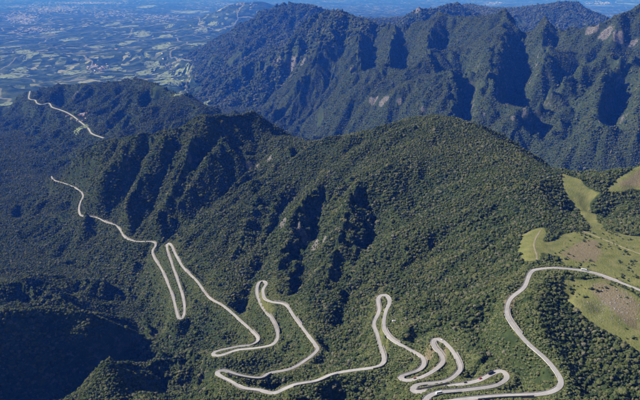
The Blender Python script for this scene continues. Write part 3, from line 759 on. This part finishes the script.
HOUSE_W = [flat('wall_%d' % i, c) for i, c in enumerate([(0.72, 0.70, 0.66), (0.62, 0.57, 0.50), (0.78, 0.77, 0.76)])]
HOUSE_R = [flat('roof_%d' % i, c) for i, c in enumerate([(0.34, 0.15, 0.10), (0.45, 0.42, 0.41), (0.40, 0.20, 0.15)])]
def prism(pts, z0, z1):
    n = len(pts); v = [(x, y, z0) for x, y in pts] + [(x, y, z1) for x, y in pts]
    return v, [tuple(range(n))[::-1], tuple(range(n, 2*n))] + [(i, (i+1) % n, n + (i+1) % n, n + i) for i in range(n)]
def pymesh(name, v, f, mat):
    me = bpy.data.meshes.new(name); me.from_pydata([tuple(map(float, q)) for q in v], [], f); me.update(); me.materials.append(mat); return me
HM = []
for i in range(6):
    w, l, h = random.uniform(9, 13), random.uniform(13, 22), random.uniform(5, 7)
    if i > 3: w, l, h = 22, 42, 8
    v, f = prism([(-l/2, -w/2), (l/2, -w/2), (l/2, w/2), (-l/2, w/2)], -8, h)
    rv = [(-l/2 - .6, -w/2 - .6, h - .2), (l/2 + .6, -w/2 - .6, h - .2), (l/2 + .6, w/2 + .6, h - .2), (-l/2 - .6, w/2 + .6, h - .2), (-l/2 - .6, 0, h + w*.28), (l/2 + .6, 0, h + w*.28)]
    rfc = [(0, 1, 5, 4), (2, 3, 4, 5), (1, 2, 5), (3, 0, 4), (3, 2, 1, 0)]
    HM.append((pymesh('wall', v, f, HOUSE_W[i % 3]), pymesh('roof', rv, rfc, HOUSE_R[i % 3])))
def house(px, py, label, group, kind_i=None, scale=1.0):
    x, y, z = sight(px, py, 1500)
    ki = random.randrange(4) if kind_i is None else kind_i
    wm, rm = HM[ki]; look = ('red-roofed', 'grey-roofed', 'brown-roofed')[ki % 3] + (' large' if ki > 3 else ' small')
    label = look + ' ' + label; group = look + ' ' + group
    e = bpy.data.objects.new('house', None); COL.objects.link(e); e.location = (x, y, float(hgt(x, y))); e.rotation_euler = (0, 0, random.uniform(0, 3.14)); e.scale = (scale,)*3
    link('wall', wm, e); link('roof', rm, e)
    tag(e, label, 'house', group)
def town(cx_, cy_, w, h, n, label, group, big=0.2):
    for _ in range(n):
        house(cx_ + random.gauss(0, .36)*w, cy_ + random.gauss(0, .36)*h, label, group, 4 + random.randrange(2) if random.random() < big else None)
town(101, 68, 18, 4.5, 60, 'house in the lowland town beyond the far ridge', 'houses of the lowland town', .35)
town(80, 118, 12, 9, 12, 'house beside the distant ridge road', 'houses along the distant ridge road', .1)
town(168, 70, 14, 18, 26, 'farmhouse among the valley pastures', 'farmhouses among the valley pastures', .15)
town(116, 49, 3, 2, 5, 'shed alone among lowland woods', 'sheds among lowland woods', 1)
town(15, 50, 22, 6, 16, 'farmhouse between the lowland fields left of the town', 'farmhouses between lowland fields', .2)
def far_town():
    V, Fq = [], []
    for cx_, cy_, w, h, n in ((22, 18, 24, 7, 420), (55, 9, 40, 5, 380), (110, 14, 30, 5, 140), (35, 30, 24, 4, 120), (160, 18, 26, 4, 100), (90, 3, 60, 2, 220), (230, 4, 30, 2, 60), (600, 3, 20, 2, 60), (495, 3, 12, 2, 40)):
        for _ in range(n):
            x, y, z = sight(cx_ + random.gauss(0, .4)*w, max(-2, cy_ + random.gauss(0, .4)*h), 6000)
            if y > 60000: continue
            g = float(hgt(x, y)); k = y/20000.0
            a, b, hh = random.uniform(10, 28)*k, random.uniform(12, 40)*k, random.uniform(6, 13)
            t = random.uniform(0, 3.14); c, sn = math.cos(t), math.sin(t); n0 = len(V)
            for zz in (g - 30, g + hh):
                for u, v in ((-a, -b), (a, -b), (a, b), (-a, b)): V.append((x + u*c - v*sn, y + u*sn + v*c, zz))
            Fq += [(n0+4, n0+5, n0+6, n0+7)] + [(n0+i, n0+(i+1) % 4, n0+4+(i+1) % 4, n0+4+i) for i in range(4)]
    me = mesh_np('town', V, quads=np.array(Fq), mat=flat('town_roofs', (0.48, 0.43, 0.40), var=0.5, scale=0.01), smooth=False)
    tag(link('town', me), 'far lowland towns, a scatter of pale specks in blue haze', 'town', kind='stuff')
far_town()

# ------------------------------------------------------------------ things beside and on the road
PR = np.stack(project(RS[:, 0], RS[:, 1], RS[:, 2]), 1)
TAN = np.gradient(RS, axis=0); TAN /= np.linalg.norm(TAN, axis=1)[:, None]
def road_at(px, py): return int(np.argmin(np.hypot(PR[:, 0] - px, PR[:, 1] - py)))
M_GLASS = flat('car_glass', (0.02, 0.025, 0.03), 0.1, 0.6); M_TYRE = flat('tyre', (0.02, 0.02, 0.02)); M_RIM = flat('rim', (0.45, 0.45, 0.46), 0.4, 0.5, 0.8)
M_LAMP = flat('headlight', (0.75, 0.75, 0.72), 0.2, 0.5)
def paint(name, c): return flat(name, c, 0.3, 0.5)
def loft(name, secs, mat):
    """secs: (x, half width, z low, z high) cross-sections along a body"""
    v, f = [], []
    for x, w, a, b in secs: v += [(x, -w, a), (x, w, a), (x, w*.97, b), (x, -w*.97, b)]
    n = len(secs)
    for i in range(n-1):
        for k in range(4): f.append((4*i + k, 4*i + (k+1) % 4, 4*i + 4 + (k+1) % 4, 4*i + 4 + k))
    f += [(3, 2, 1, 0), (4*n-4, 4*n-3, 4*n-2, 4*n-1)]
    return pymesh(name, v, f, mat)
def wheel_mesh(r, w, mat, nm):
    n = 14; v = [(r*math.cos(6.2832*i/n), sgn*w/2, r*math.sin(6.2832*i/n)) for sgn in (-1, 1) for i in range(n)]
    return pymesh(nm, v, [tuple(range(n)), tuple(range(2*n-1, n-1, -1))] + [(i, n + i, n + (i+1) % n, (i+1) % n) for i in range(n)], mat)
def vehicle(px, py, label, cat, col, kind='car', lane=1.6, name='car'):
    k = road_at(px, py); p = RS[k]; t = TAN[k]; nrm = np.array([t[1], -t[0], 0])
    e = bpy.data.objects.new(name, None); COL.objects.link(e); q = p + nrm*lane
    e.location = (q[0], q[1], q[2] + 0.05); e.rotation_euler = (0, -math.atan2(t[2], math.hypot(t[0], t[1])), math.atan2(t[1], t[0]))
    pm = paint(name + '_paint', col)
    if kind == 'car':
        Lh, wd, wr, ax = 2.2, .88, .33, 1.32
        link('body', loft('body', [(-2.2, .80, .35, .85), (-2.0, .87, .25, .95), (-.9, .89, .22, .98), (.9, .89, .22, .96), (1.9, .86, .25, .80), (2.2, .76, .35, .68)], pm), e)
        link('windows', loft('windows', [(-1.75, .76, .95, 1.0), (-1.25, .74, .95, 1.40), (.25, .74, .95, 1.42), (1.05, .76, .93, .97)], M_GLASS), e)
        link('roof', loft('roof', [(-1.3, .72, 1.38, 1.43), (-.6, .73, 1.41, 1.48), (.1, .72, 1.41, 1.48), (.35, .70, 1.38, 1.43)], pm), e)
    else:
        Lh, wd, wr, ax = 4.6, 1.2, .48, 2.9
        link('body', loft('body', [(-4.6, 1.18, .4, 3.0), (-4.4, 1.22, .35, 3.1), (4.3, 1.22, .35, 3.1), (4.6, 1.15, .45, 2.6)], pm), e)
        link('windows', loft('windows', [(-4.0, 1.25, 1.6, 2.5), (4.0, 1.25, 1.6, 2.5)], M_GLASS), e)
        link('roof', loft('roof', [(-4.3, 1.1, 3.08, 3.2), (4.2, 1.1, 3.08, 3.2)], pm), e)
    tm, rm = wheel_mesh(wr, .24, M_TYRE, 'wheel'), wheel_mesh(wr*.6, .26, M_RIM, 'rim')
    for sx_ in (-1, 1):
        for sy_ in (-1, 1):
            w_ = link('wheel', tm, e); w_.location = (sx_*ax, sy_*(wd - .1), wr); link('rim', rm, w_)
    for sy_ in (-1, 1):
        h_ = link('headlight', loft('headlight', [(0, .14, -.07, .07), (.06, .12, -.06, .06)], M_LAMP), e); h_.location = (Lh - .02, sy_*wd*.68, .62)
    return tag(e, label, cat)
vehicle(482, 379, 'small red car climbing the upper leg of the loop below the meadow road', 'car', (0.45, 0.02, 0.025), name='car')
vehicle(492, 374, 'dark bus taking the rounded bend of the lowest loop', 'bus', (0.03, 0.03, 0.045), 'bus', name='bus')
vehicle(467, 384, 'black car following the red one along the loop', 'car', (0.02, 0.022, 0.026))
vehicle(441, 341, 'white car rounding the sharp hairpin in the dark gully', 'car', (0.75, 0.75, 0.74))
vehicle(416, 379, 'maroon car on the long left hand bend above the bus loop', 'car', (0.22, 0.04, 0.04))
vehicle(437, 393, 'white truck on the lowest leg of the loop', 'truck', (0.72, 0.73, 0.74), 'bus', name='truck')
vehicle(583, 270, 'white van on the straight road along the meadow', 'van', (0.78, 0.78, 0.76), 'bus', name='van')

M_WALL = flat('guard_concrete', (0.52, 0.49, 0.46), var=0.25, scale=0.4)
side = np.stack([TAN[:, 1], -TAN[:, 0]], 1); side /= np.linalg.norm(side, axis=1)[:, None]
zr = hgt(RS[:, 0] + side[:, 0]*16, RS[:, 1] + side[:, 1]*16); zl = hgt(RS[:, 0] - side[:, 0]*16, RS[:, 1] - side[:, 1]*16)
low = smooth1(np.where(zr < zl, 1.0, -1.0), 8)
k = 20
while k < len(RS) - 60:
    n = random.randint(18, 36); sg = 1.0 if low[k:k+n].mean() > 0 else -1.0
    S = RS[k:k+n] + np.array([0, 0, 0.0])
    o = sg*(RW + 0.32)
    o = sg*(RW*RWID[k:k+n].max() + 0.5)
    me = ribbon('guard_wall', S, [(o - .16, -.6), (o - .12, .62), (o + .12, .62), (o + .16, -1.0)], M_WALL)
    tag(link('guard_wall', me), 'low pale concrete guard wall on the downhill edge of the winding road', 'guard wall', 'guard walls along the winding road')
    k += n + random.randint(3, 16)

M_RETAIN = flat('retaining_stone', (0.20, 0.185, 0.17), var=0.45, scale=0.5)
dzs = np.abs(zr - zl); k = 60; rw_ = random.Random(3)
while k < len(RS) - 60:
    n = rw_.randint(10, 24)
    if dzs[k:k+n].mean() > 9 and CURV[k:k+n].mean() < 0.035:
        sg = -1.0 if low[k:k+n].mean() > 0 else 1.0; o = sg*(RW*RWID[k:k+n].max() + 0.9); hh = rw_.uniform(2.2, 3.6)
        me = ribbon('retaining_wall', RS[k:k+n], [(o, -.8), (o + sg*.35, hh), (o + sg*1.0, hh), (o + sg*1.1, -.8)], M_RETAIN)
        tag(link('retaining_wall', me), 'dark stained stone retaining wall against the uphill bank of the road', 'retaining wall', 'retaining walls above the winding road')
        k += 14
    k += n
# single bushes and small trees standing in the meadows
BM = [crown_mesh('crown', 300 + i, lobes=6, sub=3, mat=M_SHRUB if i % 2 else M_LEAF) for i in range(4)]
tv, tf = [], []
for i, (z, r) in enumerate(((-.6, .2), (.5, .16), (1.4, .1))):
    tv += [(r*math.cos(6.2832*j/7), r*math.sin(6.2832*j/7), z) for j in range(7)]
for i in range(2):
    tf += [(7*i + j, 7*i + (j+1) % 7, 7*i + 7 + (j+1) % 7, 7*i + 7 + j) for j in range(7)]
TRUNK = pymesh('trunk', tv, tf, M_BARK)
rb = random.Random(5); cnt = 0
for _ in range(900):
    px, py = rb.uniform(545, 638), rb.uniform(222, 345)
    x, y, z = sight(px, py, 400, 2000)
    g = float(hgt(x, y, GRASS)); r_ = float(hgt(x, y, RD))
    if g < 0.75 or r_ < 9 or y > 1500: continue
    lower = py > 280
    dens = float(fbm(np.array([x/45]), np.array([y/45]), 3, 15)[0])
    if dens < (0.62 if lower else 0.5): continue
    e = bpy.data.objects.new('bush', None); COL.objects.link(e); e.location = (x, y, float(hgt(x, y)))
    k = rb.choice((1.0, 1.3, 1.6, 2.4)); e.scale = (k, k, k); e.rotation_euler = (0, 0, rb.uniform(0, 6))
    c = link('crown', rb.choice(BM), e); c.location = (0, 0, 1.0); c.scale = (1.2, 1.2, 1.0)
    link('trunk', TRUNK, e)
    sz = {1.0: 'tiny', 1.3: 'small', 1.6: 'medium', 2.4: 'large'}[k]
    where = 'in the stony lower meadow below the road' if lower else 'beside the road along the upper meadow' if r_ < 30 else 'on the brown patch of the upper meadow' if float(hgt(x, y, SOIL)) > .4 else 'in the open grass of the upper meadow'
    shade = 'light' if c.data.materials[0] == M_SHRUB else 'dark'
    tag(e, '%s %s green bush %s' % (sz, shade, where), 'bush', '%s %s bushes %s' % (sz, shade, where)); cnt += 1
    if cnt > 150: break
def stones():
    rg = random.Random(8); V, Fq = [], []
    for _ in range(1000):
        x, y, z = sight(rg.gauss(613, 14), rg.gauss(304, 9), 400, 2000)
        if float(hgt(x, y, GRASS)) < .8: continue
        g = float(hgt(x, y)); a = rg.uniform(.25, .9)*(1 + (rg.random() < .06)*1.2); n0 = len(V); t = rg.uniform(0, 6.28)
        for j in range(5): V.append((x + a*math.cos(t + j*1.2566)*rg.uniform(.7, 1.2), y + a*math.sin(t + j*1.2566)*rg.uniform(.7, 1.2), g - .2))
        V.append((x + rg.uniform(-.2, .2), y + rg.uniform(-.2, .2), g + a*rg.uniform(.5, .9)))
        Fq += [(n0 + j, n0 + (j+1) % 5, n0 + 5) for j in range(5)]
    me = mesh_np('stones', V, tris=np.array(Fq), mat=flat('field_stone', (0.24, 0.21, 0.205), var=0.3, scale=0.7), smooth=False)
    tag(link('stones', me), 'scatter of pale stones across the bare lower meadow', 'stones', kind='stuff')
stones()
x, y, z = sight(394, 322, 400, 2000)
e = bpy.data.objects.new('hut', None); COL.objects.link(e); e.location = (x, y, float(hgt(x, y))); e.scale = (.34, .34, .5)
link('wall', HM[0][0], e); link('roof', HM[1][1], e); tag(e, 'tiny white roadside hut above the narrow hairpin neck', 'hut')

# ------------------------------------------------------------------ haze
def haze():
    bm = bmesh.new(); bmesh.ops.create_cube(bm, size=1.0)
    zlo = float(ZB.min()) - 2.0; zhi = max(H, float(ZB.max())) + 60
    for v in bm.verts: v.co = Vector((v.co.x*96000, 40000 + v.co.y*88000, (zlo + zhi)/2 + v.co.z*(zhi - zlo)))
    me = bpy.data.meshes.new('haze'); bm.to_mesh(me); bm.free()
    m = bpy.data.materials.new('haze_air'); m.use_nodes = True; nt = m.node_tree; nt.nodes.clear()
    out = nt.nodes.new('ShaderNodeOutputMaterial'); pv = nt.nodes.new('ShaderNodeVolumePrincipled')
    pv.inputs['Color'].default_value = (0.03, 0.18, 1.0, 1); pv.inputs['Absorption Color'].default_value = (1, 1, 1, 1)
    pv.inputs['Density'].default_value = 4.1e-5; pv.inputs['Anisotropy'].default_value = 0.0
    nt.links.new(pv.outputs[0], out.inputs['Volume']); me.materials.append(m)
    tag(link('haze', me), 'thin blue haze over the whole landscape', 'haze', kind='stuff')
haze()
print('done', round(time.time() - T0, 1))
